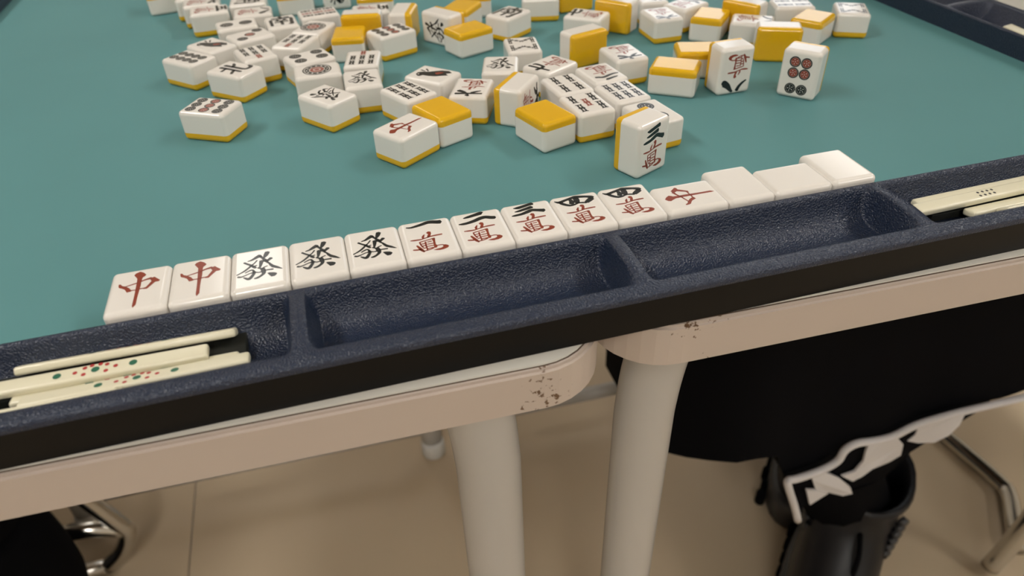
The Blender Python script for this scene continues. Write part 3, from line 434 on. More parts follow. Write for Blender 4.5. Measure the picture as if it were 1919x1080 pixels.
# scattered tiles: (label, face, lie, near corner x, y, turn, left edge, right edge, facing, character top)
TILES = [
 ('upright 三萬 tile with yellow back standing nearest the row', '3m', 'S', 220.63, 54.42, 0.4217, 'T', 'W', '-v', '+z'),
 ('two-circle tile half hidden behind the upright 三萬', '2p', 'U', 236.30, 76.63, 0.1679, 'H', 'W', None, '+v'),
 ('face-down yellow tile at the front centre, left of the five-bamboo tile', 'x', 'D', 187.73, 93.72, 0.3135, 'H', 'W', None, '+v'),
 ('five-bamboo tile with a red bar, right of the front yellow tile', '5s', 'U', 208.11, 98.44, 0.0990, 'H', 'W', None, '+v'),
 ('red 中 tile at the front of the scattered tiles', 'chun', 'U', 118.05, 100.58, 0.6153, 'W', 'H', None, '-u'),
 ('upright six-circle tile standing alone at the right', '6p', 'S', 348.61, 105.18, 0.6988, 'W', 'T', '-u', '-z'),
 ('six-bamboo tile between the 二萬 and the upright 三萬', '6s', 'U', 231.58, 106.59, 0.1191, 'H', 'W', None, '+v'),
 ('face-down yellow tile touching the scattered red 中', 'x', 'D', 140.30, 116.23, 0.4258, 'H', 'W', None, '+v'),
 ('four-bamboo tile touching the back of the five-bamboo tile', '4s', 'U', 207.22, 125.69, 0.1269, 'H', 'W', None, '+v'),
 ('tile on its side with yellow back to the left, behind the front centre yellow tile', '6m', 'L', 185.09, 126.08, 0.8710, 'T', 'H', '-v', '+u'),
 ('upright tile with upside-down 八萬 on the right', '8m', 'S', 302.72, 129.77, 0.0230, 'T', 'W', '-v', '-z'),
 ('face-down yellow tile in front of another, left of the upright 八萬', 'x', 'D', 288.84, 130.69, 0.9404, 'H', 'W', None, '+v'),
 ('二萬 tile lying behind the six-bamboo tile, right of centre', '2m', 'U', 230.82, 134.29, 0.1344, 'H', 'W', None, '-v'),
 ('六萬 tile seen upside down, left of the tile on its side', '6m', 'U', 169.60, 136.87, 1.1519, 'W', 'H', None, '-u'),
 ('six-bamboo tile behind the front red 中 tile', '6s', 'U', 128.43, 144.31, 0.4776, 'H', 'W', None, '+v'),
 ('tile with dark green character at the front, between the 北 tile and red 中', 'hatsu', 'U', 88.21, 153.66, 0.6423, 'H', 'W', None, '-v'),
 ('萬 tile with curved black numeral, centre, right of the face-up 發', '7m', 'U', 210.05, 156.11, 0.5136, 'W', 'H', None, '-u'),
 ('六萬 tile right of centre, left of the face-down yellow tiles', '6m', 'U', 254.02, 160.91, 0.0587, 'H', 'W', None, '-v'),
 ('nine-circle tile lying alone at the front left of the scattered tiles', '9p', 'U', 33.91, 160.94, 1.0475, 'H', 'W', None, '+v'),
 ('face-down yellow tile touching the back of the upright 八萬', 'x', 'D', 292.46, 161.47, -0.3276, 'W', 'H', None, '+u'),
 ('bird tile lying face up behind a six-bamboo tile in the centre', '1s', 'U', 150.68, 163.12, 0.7647, 'H', 'W', None, '+v'),
 ('tile on its side with its whole yellow back facing the camera, right', 'x', 'L', 350.17, 171.09, -0.4625, 'T', 'H', '+v', '+u'),
 ('發 tile lying face up in the centre of the scattered tiles', 'hatsu', 'U', 175.32, 171.77, -0.2983, 'H', 'W', None, '+v'),
 ('tile with dark green character in front of a small seven-bamboo tile', 'hatsu', 'U', 119.76, 174.27, 1.5332, 'W', 'H', None, '+u'),
 ('face-down yellow tile at the far right, left of the rightmost bamboo tile', 'x', 'D', 400.32, 177.51, 0.6177, 'W', 'H', None, '+u'),
 ('eight-bamboo tile, farthest right of the back tiles', '8s', 'U', 440.17, 181.50, 1.0656, 'W', 'H', None, '+u'),
 ('eight-bamboo tile in the centre, behind a 發 tile', '8s', 'U', 219.62, 194.83, 1.4384, 'W', 'H', None, '+u'),
 ('tile on its side with yellow back to the right, centre back', 'x', 'L', 239.57, 195.75, 0.2862, 'T', 'H', '+v', '+u'),
 ('one-circle tile with large ring, in front of the four-circle tile', '1p', 'U', 72.49, 199.65, 0.0063, 'W', 'H', None, '+u'),
 ('八萬 tile lying face up behind the yellow upright back on the right', '8m', 'U', 348.30, 200.52, -0.5931, 'W', 'H', None, '+u'),
 ('seven-bamboo tile touching the back of a dark character tile, left of the nine-circle tile', '7s', 'U', 121.22, 205.40, 1.3758, 'W', 'H', None, '+u'),
 ('face-down yellow tile at the back right, right of the 萬 tile', 'x', 'D', 345.27, 205.79, 0.8420, 'W', 'H', None, '+u'),
 ('tile on its side with yellow face at the top right edge', 'x', 'L', 372.93, 209.68, 0.5250, 'H', 'T', '+u', '+v'),
 ('tile with black 北, just behind the lone nine-circle tile', 'N', 'U', 41.65, 212.85, 0.8336, 'H', 'W', None, '+v'),
 ('bamboo tile cut off at the top right edge', '4s', 'U', 392.06, 216.68, -0.2931, 'W', 'H', None, '+u'),
 ('萬 tile at the back right, right of the tall yellow back', '6m', 'U', 305.42, 220.67, -0.0020, 'H', 'W', None, '-v'),
 ('four-circle tile directly behind the front one-circle tile', '4p', 'U', 73.19, 220.96, 0.3318, 'W', 'H', None, '+u'),
 ('pale tile at the top right, partly behind a 萬 tile', '2m', 'U', 333.56, 233.44, 0.4476, 'W', 'H', None, '+u'),
 ('萬 tile at the back centre, behind the yellow tile on its side', '7m', 'U', 272.11, 234.88, 0.8441, 'H', 'W', None, '+v'),
 ('seven-bamboo tile touching the back of the 北 tile', '7s', 'U', 44.66, 238.82, 0.3029, 'H', 'W', None, '-v'),
 ('face-down yellow tile in front of the sideways 發 tile', 'x', 'D', 177.88, 239.27, 0.3701, 'W', 'H', None, '+u'),
 ('dark crowded tile at the far left of the pile, left of the 北 tile', '8p', 'U', 12.57, 243.07, 0.7611, 'H', 'W', None, '+v'),
 ('large yellow back facing the camera at the top, right of centre', 'x', 'L', 296.54, 244.10, 0.7152, 'H', 'T', '+u', '+v'),
 ('seven-bamboo tile with a red bar, behind the four-circle tile', '7s', 'U', 77.80, 251.04, 1.0343, 'W', 'H', None, '-u'),
 ('nine-circle tile in the back part, left of a face-down yellow tile', '9p', 'U', 129.23, 251.93, 0.4079, 'W', 'H', None, '+u'),
 ('wind-character tile at the back, right of two yellow tiles', 'S', 'U', 215.46, 258.25, 0.6378, 'W', 'H', None, '+u'),
 ('face-up tile cut off at the top edge above a 萬 tile, right', '1s', 'U', 312.05, 259.24, -0.1213, 'H', 'W', None, '+v'),
 ('face-down yellow tile left of the nine-circle tile with three stripes of dots', 'x', 'D', 97.52, 261.92, -0.1861, 'H', 'W', None, '+v'),
 ('tile on its side showing 發 on its front, behind a yellow tile', 'hatsu', 'L', 176.17, 262.10, 0.6197, 'H', 'T', '-u', '+v'),
 ('face-up tile with a bird pattern, left part of the pile behind the dark crowded tile', '1s', 'U', 23.08, 262.79, 0.6395, 'H', 'W', None, '+v'),
 ('one-circle tile with large ring, farther back, beside the yellow tile backs', '1p', 'U', 90.74, 275.21, 1.0274, 'W', 'H', None, '+u'),
 ('three-circle tile behind the 北 tile in the left pile', '3p', 'U', 39.36, 276.46, 0.4118, 'W', 'H', None, '+u'),
 ('tile on its side with yellow back to the right, behind the back nine-circle tile', 'x', 'L', 153.20, 279.38, 1.2143, 'T', 'H', '+v', '+u'),
 ('face-down yellow tile at the top, behind the sideways 發 tile', 'x', 'D', 193.16, 286.97, 0.9017, 'W', 'H', None, '+u'),
 ('white tile at the top centre with only its side wall showing', '9s', 'U', 262.88, 291.44, 1.3201, 'H', 'W', None, '+v'),
 ('tile on its side with its yellow back to the camera, behind another yellow tile', 'x', 'L', 106.89, 291.51, -0.2166, 'T', 'H', '+v', '+u'),
 ('wind-character tile right of the two-circle tile in the left pile', 'S', 'U', 59.48, 298.39, 0.1162, 'H', 'W', None, '+v'),
 ('two-circle tile at the left of the pile, behind the three-circle tile', '2p', 'U', 26.11, 306.91, 0.1245, 'W', 'H', None, '+u'),
 ('tile on its side with yellow back at the top centre edge', 'x', 'L', 269.10, 307.07, 0.0590, 'T', 'H', '+v', '+u'),
 ('萬 tile wedged between yellow tiles at the top left of centre', '5m', 'U', 116.14, 310.63, -0.0956, 'W', 'H', None, '+u'),
 ('nine-bamboo tile behind the farther one-circle tile', '9s', 'U', 82.04, 312.72, 0.1336, 'W', 'H', None, '+u'),
 ('tile at the top edge between a yellow tile and the wind tile', 'x', 'D', 219.17, 318.78, 1.4320, 'W', 'H', None, '+u'),
 ('萬 tile right of the three lined-up tiles at the top left', '8m', 'U', 35.64, 334.17, 0.0199, 'W', 'H', None, '+u'),
 ('yellow-backed tile cut off at the top edge, above a 萬 tile', 'x', 'D', 123.47, 349.00, -0.1487, 'W', 'H', None, '+u'),
 ('萬 tile, foremost of three lined up at the top left', '5m', 'U', 5.35, 350.15, 0.0756, 'W', 'H', None, '+u'),
 ('face-up tile behind the fourth 萬 tile at the top left', 'S', 'U', 31.50, 365.16, -0.0381, 'W', 'H', None, '+u'),
 ('萬 tile, middle of three lined up at the top left', '6m', 'U', -1.51, 373.83, 0.0471, 'W', 'H', None, '+u'),
 ('face-down tile with yellow back cut off at the top edge, left of centre', 'x', 'D', 65.76, 378.61, -0.0520, 'W', 'H', None, '+u'),
 ('upright tile cut off by the top edge, behind the nine-bamboo tile', '1s', 'S', 99.92, 383.66, -0.1008, 'T', 'W', '-v', '-z'),
 ('萬 tile, rearmost of three lined up at the top left', '7m', 'U', -8.37, 394.64, 0.0640, 'W', 'H', None, '+u'),
 ('white tile at the top left corner of the scattered tiles', 'x', 'D', -31.57, 418.88, 0.1943, 'H', 'W', None, '+v'),
]
DIM = {'W': TILE_W, 'H': TILE_H, 'T': TILE_T}
for lab, face, lie, x, y, th, nl, nr, facing, top in TILES:
    u = V((math.cos(th), math.sin(th), 0)); v = V((-u.y, u.x, 0)); ax = {'u': u, 'v': v, 'z': V((0, 0, 1))}
    h = {'U': TILE_T, 'D': TILE_T, 'S': TILE_H, 'L': TILE_W}[lie]
    c = V((x, y, 0))+u*DIM[nr]/2+v*DIM[nl]/2
    n = V((0, 0, 1)) if lie == 'U' else V((0, 0, -1)) if lie == 'D' else ax[facing[1]]*(1 if facing[0] == '+' else -1)
    tile(lab, face, c, n, ax[top[1]]*(1 if top[0] == '+' else -1), h, 'mahjong tiles scattered in the middle of the mat')
# ---------------------------------------------------------------- point sticks
def stick(label, a, b, roll, dots=None, L=70.0, wid=6.4, thk=3.0):
    a, b = V(a), V(b); d = (b-a).normalized(); mid = a+d*L/2 if dots is None or dots[0] != 'end' else b-d*L/2
    side = d.cross(V((0, 0, 1))).normalized(); up = side.cross(d)
    y = (-side*math.cos(roll)+up*math.sin(roll)); z = d.cross(y)
    Rm = Matrix((d, y, z)).transposed()
    e = empty('point_stick', mid); e.rotation_euler = Rm.to_euler(); tag(e, label, 'point stick', 'point counting sticks in the tray rails')
    bm = bmesh.new(); box_bm(bm, (-L/2, -wid/2, -thk/2), (L/2, wid/2, thk/2), 1.0, 4)
    obj('stick_body', mesh_of(bm, 'stick_body', True), M['stick'], e)
    kind = dots[-1] if dots else None
    if kind == 'many':
        D = [('dot_green', sx*11.6, 0, 1.3) for sx in (-1, 0, 1)]+[('dot_red', sx*q, r_, .75) for sx in (-1, 1) for q, r_ in ((3.4, 1.5), (3.4, -1.5), (6.2, 0), (1.3, 2.1))]
    elif kind == 'eight': D = [('dot_black', -3.6+2.4*i+(.5*j), -1.1+2.2*j, .62) for i in range(4) for j in (0, 1)]
    else: D = []
    for m, px, py, r_ in D:
        for s in (1, -1): obj('dot', mesh_raw([(px+r_*math.cos(2*math.pi*i/14), py+r_*math.sin(2*math.pi*i/14), s*(thk/2+.03)) for i in range(14)], [tuple(range(14))[::s]], 'dot'), M[m], e)
    return e
stick('cream point stick lying against the back wall of the left tray', (-27.5, -7.9, 6.6), (43.0, -9.6, 6.6), math.radians(-34), ('m', 'many'))
stick('cream point stick with green and red dots, on top of the left tray pile', (-36.4, -16.6, 6.9), (33.6, -17.9, 6.9), math.radians(2), ('m', 'many'))
stick('cream point stick nearest the outer rim of the left tray, dots half hidden', (-23.0, -25.2, 6.4), (47.5, -25.2, 6.4), math.radians(-12), ('m', 'many'))
stick('cream point stick buried at the bottom of the left tray pile', (-27.0, -20.4, 4.4), (44.5, -21.6, 4.4), math.radians(-8), ('m', 'many'))
stick('cream point stick lowest along the rim at the left edge of the tray', (-62.0, -30.6, 8.6), (8.0, -30.6, 8.6), math.radians(-40), ('m', 'many'))
stick('cream point stick with eight black dots on top in the right tray', (312.8, -17.6, 7.4), (382, -15.4, 7.4), math.radians(4), ('m', 'eight'))
stick('plain cream point stick under the dotted one in the right tray', (335.0, -23.0, 4.7), (405, -21.6, 4.7), math.radians(-10), ('m', 'eight'))
stick('cream point stick against the back wall of the right tray', (318.5, -11.4, 5.2), (388, -9.6, 5.2), math.radians(6), ('m', 'plain'))
stick('cream point stick along the outer rim of the right tray', (345.0, -28.9, 7.4), (415, -28.9, 7.4), math.radians(-36), ('m', 'eight'))
stick('cream point stick in the rail at the right edge of the mat', (526.0, 156.0, 6.0), (520.0, 86.0, 6.0), math.radians(10), ('m', 'eight'))
# ---------------------------------------------------------------- folding chairs
def chair(name, ox, oy, face, label, tubes, seat):
    t = empty(name, (ox, oy, Z_FLOOR)); tag(t, label, 'chair'); inv = Matrix.Translation(-t.location)
    for nm, pts in tubes:
        o = tube(nm, pts, 11.0, M['chrome'], None, seg=16, n=5); o.parent = t; o.matrix_parent_inverse = inv
    (x0, y0, z0), (x1, y1, z1) = seat
    o = box('seat', (x0, y0, z0), (x1, y1, z1), M['seatpad'], None, 14, 4); o.parent = t; o.matrix_parent_inverse = inv
    bx = x1 if face < 0 else x0
    o = box('backrest', (bx-12, y0+20, z1+190), (bx+12, y1-20, z1+390), M['seatpad'], None, 10, 4); o.parent = t; o.matrix_parent_inverse = inv
    return t
zf = Z_FLOOR+11
def sidetubes(xf, xr, xb, ys, zs, zt):
    out = []
    for y in ys:
        out.append(('front_leg', [(xf, y, zf), ((xf+xb)/2, y, (zf+zs)/2), (xb, y, zs), (xb+(xb-xf)*.25, y, zt)]))
        out.append(('rear_leg', [(xr, y, zf), ((xr+xf)/2, y, (zf+zs)/2-4), (xf+(xb-xf)*.1, y, zs-14)]))
    return out
chair('folding_chair', 1020, 290, -1, 'chrome pipe chair behind the seated person in the black skirt',
      sidetubes(850, 1215, 1160, (448,), -285, 60)+[('foot_bar', [(884, 440, zf), (889, 330, zf), (900, 225, zf), (896, 200, zf), (870, 165, zf), (842, 128, zf)]),
      ('front_leg', [(787, 118, zf), (801, 119, -640), (822, 120, -480), (848, 122, -310)]), ('back_post', [(848, 122, -298), (1165, 122, -285), (1240, 122, 60)]), ('rear_leg', [(1215, 122, zf), (1030, 120, -480), (840, 120, -300)]), ('cross_bar', [(1215, 122, zf+40), (1215, 448, zf+40)])],
      ((810, 95, -328), (1200, 475, -300)))
chair('folding_chair', -610, 400, 1, 'chrome pipe chair on the left, tubes showing below the table edge',
      [('front_leg', [(-352, 452, -300), (-312, 452, -470), (-272, 452, -600), (-263, 452, -632), (-280, 452, -668), (-306, 452, zf)]), ('cross_bar', [(-420, 440, -640), (-350, 450, -612), (-300, 452, -613), (-266, 452, -628)]),
       ('front_leg', [(-352, 200, -300), (-400, 200, -480), (-420, 200, zf)]), ('rear_leg', [(-860, 452, zf), (-640, 452, -480), (-440, 452, -292)]), ('rear_leg', [(-860, 200, zf), (-640, 200, -480), (-440, 200, -292)]),
       ('back_post', [(-352, 452, -300), (-780, 452, -285), (-850, 452, 60)]), ('back_post', [(-352, 200, -300), (-780, 200, -285), (-850, 200, 60)]), ('foot_bar', [(-306, 452, zf), (-600, 452, zf), (-860, 452, zf)])],
      ((-860, 225, -328), (-470, 620, -300)))
# ---------------------------------------------------------------- people (seated; only legs, skirt and boots come into the picture)
def skin_mesh(name, nodes, edges, mats, parent, inv, sub=2):
    me = bpy.data.meshes.new(name); me.from_pydata([tuple(c*MM for c in p[:3]) for p in nodes], edges, []); o = obj(name, me, mats)
    sk = o.modifiers.new('Skin', 'SKIN'); sk.use_smooth_shade = True
    for i, p in enumerate(nodes): me.skin_vertices[0].data[i].radius = ((p[3])*MM, (p[4] if len(p) > 4 else p[3])*MM)
    me.skin_vertices[0].data[0].use_root = True
    sb = o.modifiers.new('Sub', 'SUBSURF'); sb.levels = sub; sb.render_levels = sub
    o.parent = parent; o.matrix_parent_inverse = inv; return o
def loft(name, rings, m, parent, inv, close=True, cap0=False, cap1=False, smooth=True):
    verts, faces = [], []; n = len(rings[0])
    for r in rings: verts += [tuple(p) for p in r]
    for i in range(len(rings)-1):
        for k in range(n if close else n-1):
            k2 = (k+1) % n; faces.append((i*n+k, i*n+k2, (i+1)*n+k2, (i+1)*n+k))
    if cap0: faces.append(tuple(range(n))[::-1])
    if cap1: faces.append(tuple(range((len(rings)-1)*n, len(rings)*n)))
    me = mesh_raw(verts, faces, name, smooth)
    bm = bmesh.new(); bm.from_mesh(me); bmesh.ops.recalc_face_normals(bm, faces=bm.faces[:]); bm.to_mesh(me); bm.free()
    o = obj(name, me, m)
    if parent is not None: o.parent = parent; o.matrix_parent_inverse = inv if inv is not None else Matrix()
    return o
def ell(c, rx, ry, n=20, ax=(1, 0, 0), ay=(0, 1, 0), p=1.0):
    ax, ay, c = V(ax), V(ay), V(c); out = []
    for k in range(n):
        t = 2*math.pi*k/n; a, b = math.cos(t), math.sin(t)
        out.append(c+ax*rx*math.copysign(abs(a)**p, a)+ay*ry*math.copysign(abs(b)**p, b))
    return out
def person(name, label, hip, dirx, knees, ankles, outfit):
    t = empty(name, (hip[0], hip[1], Z_FLOOR)); tag(t, label, 'person'); inv = Matrix.Translation(-t.location)
    hx, hy, hz = hip; d = dirx
    nodes = [(hx, hy, hz, 120, 90), (hx-d*20, hy, hz+150, 125, 90), (hx-d*30, hy, hz+330, 140, 95), (hx-d*20, hy, hz+440, 120, 75), (hx, hy, hz+510, 52, 52), (hx+d*14, hy, hz+575, 62, 66), (hx+d*22, hy, hz+650, 78, 90), (hx+d*12, hy, hz+735, 70, 84)]
    edges = [(i, i+1) for i in range(7)]
    for s, (kx, ky, kz), (fx, fy, fz) in zip((-1, 1), knees, ankles):
        b = len(nodes); nodes += [(hx+d*30, hy+s*70, hz-5, 70), ((hx+kx)/2, (hy+s*70+ky)/2, (hz+kz)/2+4, 60), (kx, ky, kz, 48), ((kx*.65+fx*.35), (ky*.65+fy*.35), kz*.65+fz*.35, 42), (fx, fy, fz, 32)]
        edges += [(0, b), (b, b+1), (b+1, b+2), (b+2, b+3), (b+3, b+4)]
        b = len(nodes); nodes += [(hx-d*15, hy+s*165, hz+425, 56), (hx-d*40, hy+s*225, hz+240, 44), (hx-d*40, hy+s*232, hz+130, 38), (hx+d*5, hy+s*236, hz+62, 30), (hx+d*45, hy+s*236, hz+45, 34, 20)]
        edges += [(3, b), (b, b+1), (b+1, b+2), (b+2, b+3), (b+3, b+4)]
        for f, (fl_, fw) in enumerate(((62, -30), (70, -12), (74, 4), (66, 18))):
            c = len(nodes); q = (hx+d*(45+26), hy+s*236+fw*.8, hz+40)
            nodes += [(q[0], q[1], q[2], 9), (q[0]+d*fl_*.5, q[1], q[2]-6, 8.5), (q[0]+d*fl_, q[1]-s*3, q[2]-22, 7)]; edges += [(b+4, c), (c, c+1), (c+1, c+2)]
        c = len(nodes); nodes += [(hx+d*45, hy+s*236-s*32, hz+44, 11), (hx+d*85, hy+s*236-s*44, hz+34, 9)]; edges += [(b+4, c), (c, c+1)]
    skin_mesh('body', nodes, edges, M['skin'], t, inv)
    # hair cap, eyes, nose, mouth
    hd = V((hx+d*18, hy, hz+685))
    o = loft('hair', [ell(hd+V((-d*20, 0, zz)), rx, ry) for zz, rx, ry in ((-110, 62, 82), (-60, 84, 98), (0, 98, 104), (50, 96, 98), (90, 76, 78), (118, 40, 42), (124, 6, 6))], M['hair'], t, inv, cap1=True, cap0=True)
    for s in (-1, 1):
        e = tube('eye', [hd+V((d*86, s*30, -16)), hd+V((d*92, s*30, -16))], 8, M['hair'], None, smooth_path=False); e.parent = t; e.matrix_parent_inverse = inv
    e = tube('nose', [hd+V((d*84, 0, -8)), hd+V((d*100, 0, -34)), hd+V((d*104, 0, -46)), hd+V((d*86, 0, -52))], [6, 10, 12, 5], M['skin'], None); e.parent = t; e.matrix_parent_inverse = inv
    e = tube('mouth', [hd+V((d*80, -22, -74)), hd+V((d*90, 0, -76)), hd+V((d*80, 22, -74))], [2, 5, 2], M['dot_red'], None); e.parent = t; e.matrix_parent_inverse = inv
    # black jumper
    loft('jumper', [ell((hx-d*a, hy, hz+zz), rx, ry, 24) for zz, a, rx, ry in ((-20, 5, 140, 175), (60, 12, 140, 178), (200, 25, 138, 185), (330, 30, 136, 190), (410, 26, 122, 182), (455, 18, 92, 130), (485, 8, 70, 78))], M['black_cloth'], t, inv)
    for s in (-1, 1):
        e = tube('sleeve', [(hx-d*15, hy+s*150, hz+430), (hx-d*25, hy+s*210, hz+330), (hx-d*40, hy+s*228, hz+240), (hx-d*40, hy+s*234, hz+130), (hx+d*0, hy+s*236, hz+70)], [74, 66, 60, 54, 44], M['black_cloth'], None, cap=False); e.parent = t; e.matrix_parent_inverse = inv
    return t, inv
def part_tube(nm, pts, rad, m, t, inv, **k):
    o = tube(nm, pts, rad, m, None, **k); o.parent = t; o.matrix_parent_inverse = inv; return o
def boot(t, inv, cx, cy, d, top_z, yaw, eyelets=True, rs=1.0, lugs=True):
    """lace-up boot: heel at (cx,cy), toe towards d*x turned by yaw"""
    c, s = math.cos(yaw), math.sin(yaw); fx = V((d*c, s, 0)); fy = V((-s*d, c*1.0, 0)); z0 = Z_FLOOR
    O = V((cx, cy, z0))
    b = empty('boot', (cx, cy, z0)); b.parent = t; b.matrix_parent_inverse = inv; bi = Matrix.Translation(-V((cx, cy, z0))*MM)
    R = []
    for a, zz, rx, ry in ((72, 44, 130, 47), (70, 60, 131, 48), (62, 84, 120, 46), (34, 112, 90, 45), (8, 140, 68, 47), (0, 165, 64, 50), (-2, top_z-z0-8, 66*rs, 54*rs), (-2, top_z-z0, 64*rs, 52*rs), (-2, top_z-z0-4, 57*rs, 46*rs), (-2, top_z-z0-60, 54, 44)):
        R.append(ell(O+fx*a+V((0, 0, zz)), rx, ry, 28, fx, fy, .9))
    loft('boot_upper', R, M['black_leather'], b, bi)
    loft('sole', [ell(O+fx*74+V((0, 0, zz)), 140+g, 53+g*.5, 28, fx, fy, .85) for zz, g in ((0, -3), (3, 0), (36, 0), (44, -2), (45, -20))], M['dark_rubber'], b, bi, cap0=True, cap1=True)
    for i in range(12 if lugs else 0):
        for sd in (-1, 1):
            p = O+fx*(-52+i*22)+fy*sd*(50 if 1 < i < 10 else 44); o = tube('sole_lug', [p+V((0, 0, 2)), p+V((0, 0, 22))], 7, M['black_cloth'], None, seg=8, smooth_path=False); o.parent = b; o.matrix_parent_inverse = bi
    if eyelets:
        for i in range(6):
            k = i/5; zz = 118+k*(top_z-z0-150); ax = 66-k*26
            for sd in (-1, 1):
                p = O+fx*(ax-12)+fy*sd*(40+8*k)+V((0, 0, zz)); o = part_tube('eyelet', [p, p+fx*4+fy*sd*6], 6.0, M['dark_rubber'], b, bi, seg=12, smooth_path=False)
            part_tube('lace', [O+fx*(ax-6)+fy*-44+V((0, 0, zz)), O+fx*(ax+12)+V((0, 0, zz+6)), O+fx*(ax-6)+fy*44+V((0, 0, zz+10))], 2.6, M['black_cloth'], b, bi, seg=8)
    part_tube('pull_loop', [O+fx*62+fy*-10+V((0, 0, top_z-z0-30)), O+fx*96+fy*-14+V((0, 0, top_z-z0-40)), O+fx*100+fy*-14+V((0, 0, top_z-z0-85)), O+fx*66+fy*-12+V((0, 0, top_z-z0-100))], 3.0, M['black_cloth'], b, bi, seg=8)
    return b
p1, inv1 = person('person', 'person in black skirt with white patterned hem and black boots, seated at right', (905, 265, -215), -1,
                  ((415, 212, -232), (430, 318, -232)), ((604, 194, -560), (738, 384, -575)), 'skirt')
boot(p1, inv1, 610, 194, -1, -522, math.radians(-46), True, 1.02, True)
boot(p1, inv1, 742, 385, -1, -560, math.radians(-40), True, .88, True)
PIPE = [(463.4, -466.6), (453.1, -439.2), (441.9, -412.5), (435.7, -394.1), (445.3, -394.2), (470.0, -391.2), (485.9, -383.1), (489.7, -369.2), (500.8, -363.7), (519.8, -366.9), (540.8, -367.7), (564.3, -359.6), (603.5, -357.6), (645.1, -359.3), (695.3, -361.6), (800, -364), (940, -366)]
HP = [(322, -396), (345, -382), (372, -362), (400, -356), (428, -366)]+PIPE[3:4]+PIPE[5:]
def HEM(x):
    for (a, za), (b, zb) in zip(HP, HP[1:]):
        if a <= x <= b: return za+(zb-za)*(x-a)/(b-a)
    return HP[-1][1]
# skirt draped over the thighs: sections along x, each running from the near hem over the lap to the far hem
def skirt_section(x):
    k = min(1.0, max(0.0, (x-330)/70.0)); r = math.sin(k*math.pi/2)
    near, far = 262-(262-140)*(.50+.50*r), 262+(385-262)*(.50+.50*r)
    top = -176-(1-r)*30+max(0, x-440)*.16; hem = HEM(x)
    if x < 440: hem -= 34*(1-r)*0
    out = []; n = 14
    for i in range(n+1):                                 # near panel, hem to top
        q = i/n; out.append((x, near-6+8*math.sin(q*2.2)+3*math.sin(x*.045+q)*(1-q), hem+(top-34-hem)*q))
    for i in range(1, 11):
        a = math.pi*i/11; out.append((x, (near+far)/2-(far-near)/2*math.cos(a), top-34+34*math.sin(a)))
    for i in range(n+1):
        q = 1-i/n; out.append((x, far+6*math.sin(x*.05)*(1-q), hem+(top-34-hem)*q))
    return out
xs_ = [330, 334, 340, 350, 364, 382]+[400+12*i for i in range(46)]
loft('skirt', [skirt_section(x_) for x_ in xs_], M['black_cloth'], p1, inv1, close=False, cap0=True)
part_tube('white_piping', [(x_, 126, z_) for x_, z_ in PIPE], 3.8, M['white_cloth'], p1, inv1, n=4, seg=10)
def cloth_patch(nm, pts, y, th, m):
    """cut piece of cloth hanging under the hem, gently waved, with real thickness"""
    bm = bmesh.new(); f = bm.faces.new([bm.verts.new(V((x_, y+2.0*math.sin(x_*.08), z_))*MM) for x_, z_ in pts])
    r_ = bmesh.ops.extrude_face_region(bm, geom=[f])
    for v in r_['geom']:
        if isinstance(v, bmesh.types.BMVert): v.co.y += th*MM
    o = obj(nm, mesh_of(bm, nm), m); o.parent = p1; o.matrix_parent_inverse = inv1; return o
cloth_patch('ruffle', [(441.9, -412.5), (435.7, -392), (470, -389), (485.9, -381), (489.7, -367), (519.8, -365), (564.3, -358), (603.5, -356), (660, -358), (654.8, -375.0), (628.7, -385.9), (600.4, -399.0), (584.0, -414.6), (578.7, -427.3), (562.9, -451.6), (523.9, -451.9), (501.6, -450.8), (477.7, -452.9), (464.4, -465.1)], 133, 3, M['black_cloth'])
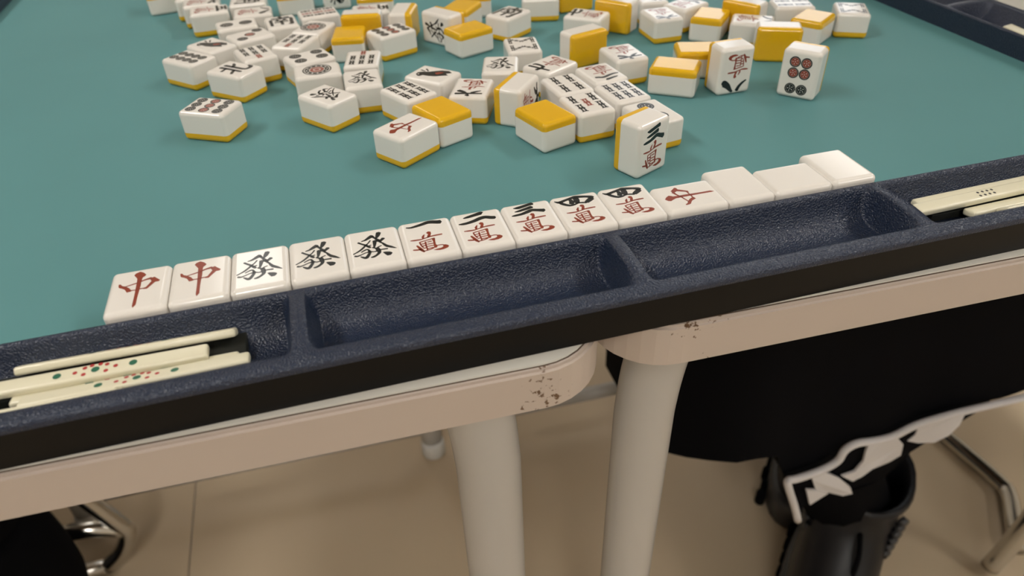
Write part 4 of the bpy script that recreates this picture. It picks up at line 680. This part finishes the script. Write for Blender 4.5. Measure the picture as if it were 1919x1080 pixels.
for pts in ([(462.0, -391.7), (484.6, -407.1), (501.5, -420.7), (517.1, -437.8), (522.3, -449.3), (512.5, -450.5), (493.3, -439.9), (476.8, -427.9), (467.0, -407.7)],
            [(463.2, -420.8), (480.2, -431.1), (495.3, -442.6), (476.2, -452.3)],
            [(518.7, -375.9), (532.4, -369.9), (550.9, -375.9), (565.6, -393.4), (568.9, -411.0), (556.7, -415.7), (534.7, -414.9), (526.2, -422.7), (517.1, -428.5), (503.3, -417.8), (515.3, -413.2), (520.4, -399.0), (518.7, -384.4)],
            [(574.7, -366.4), (592.6, -361.9), (623.8, -364.4), (624.6, -382.9), (615.0, -393.5), (600.4, -399.0), (583.0, -396.5), (569.8, -390.2), (575.6, -383.5)]):
    cloth_patch('white_patch', pts, 129, 2.4, M['white_cloth'])
for (kx, ky, kz), (fx, fy, fz) in (((415, 214, -236), (604, 194, -585)), ((428, 318, -236), (738, 384, -600))):
    part_tube('legging', [(870, ky*.5+265*.5, -205), (640, ky*.8+265*.2, -218), (kx+60, ky, kz), (kx, ky, kz-10), (kx*.7+fx*.3, ky, kz*.7+fz*.3), (kx*.35+fx*.65, fy, kz*.35+fz*.65), (fx, fy, fz)], [72, 64, 58, 56, 54, 51, 50], M['black_cloth'], p1, inv1)
p2, inv2 = person('person', 'person in black trousers seated at the left table, knee below its edge', (-700, 430, -215), 1,
                  ((-372, 392, -228), (-420, 520, -228)), ((-372, 395, -600), (-470, 490, -600)), 'trousers')
for (kx, ky, kz), (fx, fy, fz), s_ in (((-378, 392, -225), (-372, 395, -652), -1), ((-425, 520, -225), (-470, 490, -652), 1)):
    part_tube('trouser_leg', [(-680, 430+s_*66, -222), (-540, (430+s_*66+ky)/2, -212), (kx, ky, kz), (kx*.7+fx*.3, ky, -360), (fx, fy, -480), (fx+2, fy, -512), (fx+4, fy, -524), (fx+4, fy, -600), (fx, fy, fz)], [76, 70, 60, 58, 56, 53, 62, 68, 64], M['black_cloth'], p2, inv2, n=4)
boot(p2, inv2, -378, 400, 1, -600, math.radians(-78), False)
boot(p2, inv2, -480, 495, 1, -600, math.radians(-70), False)
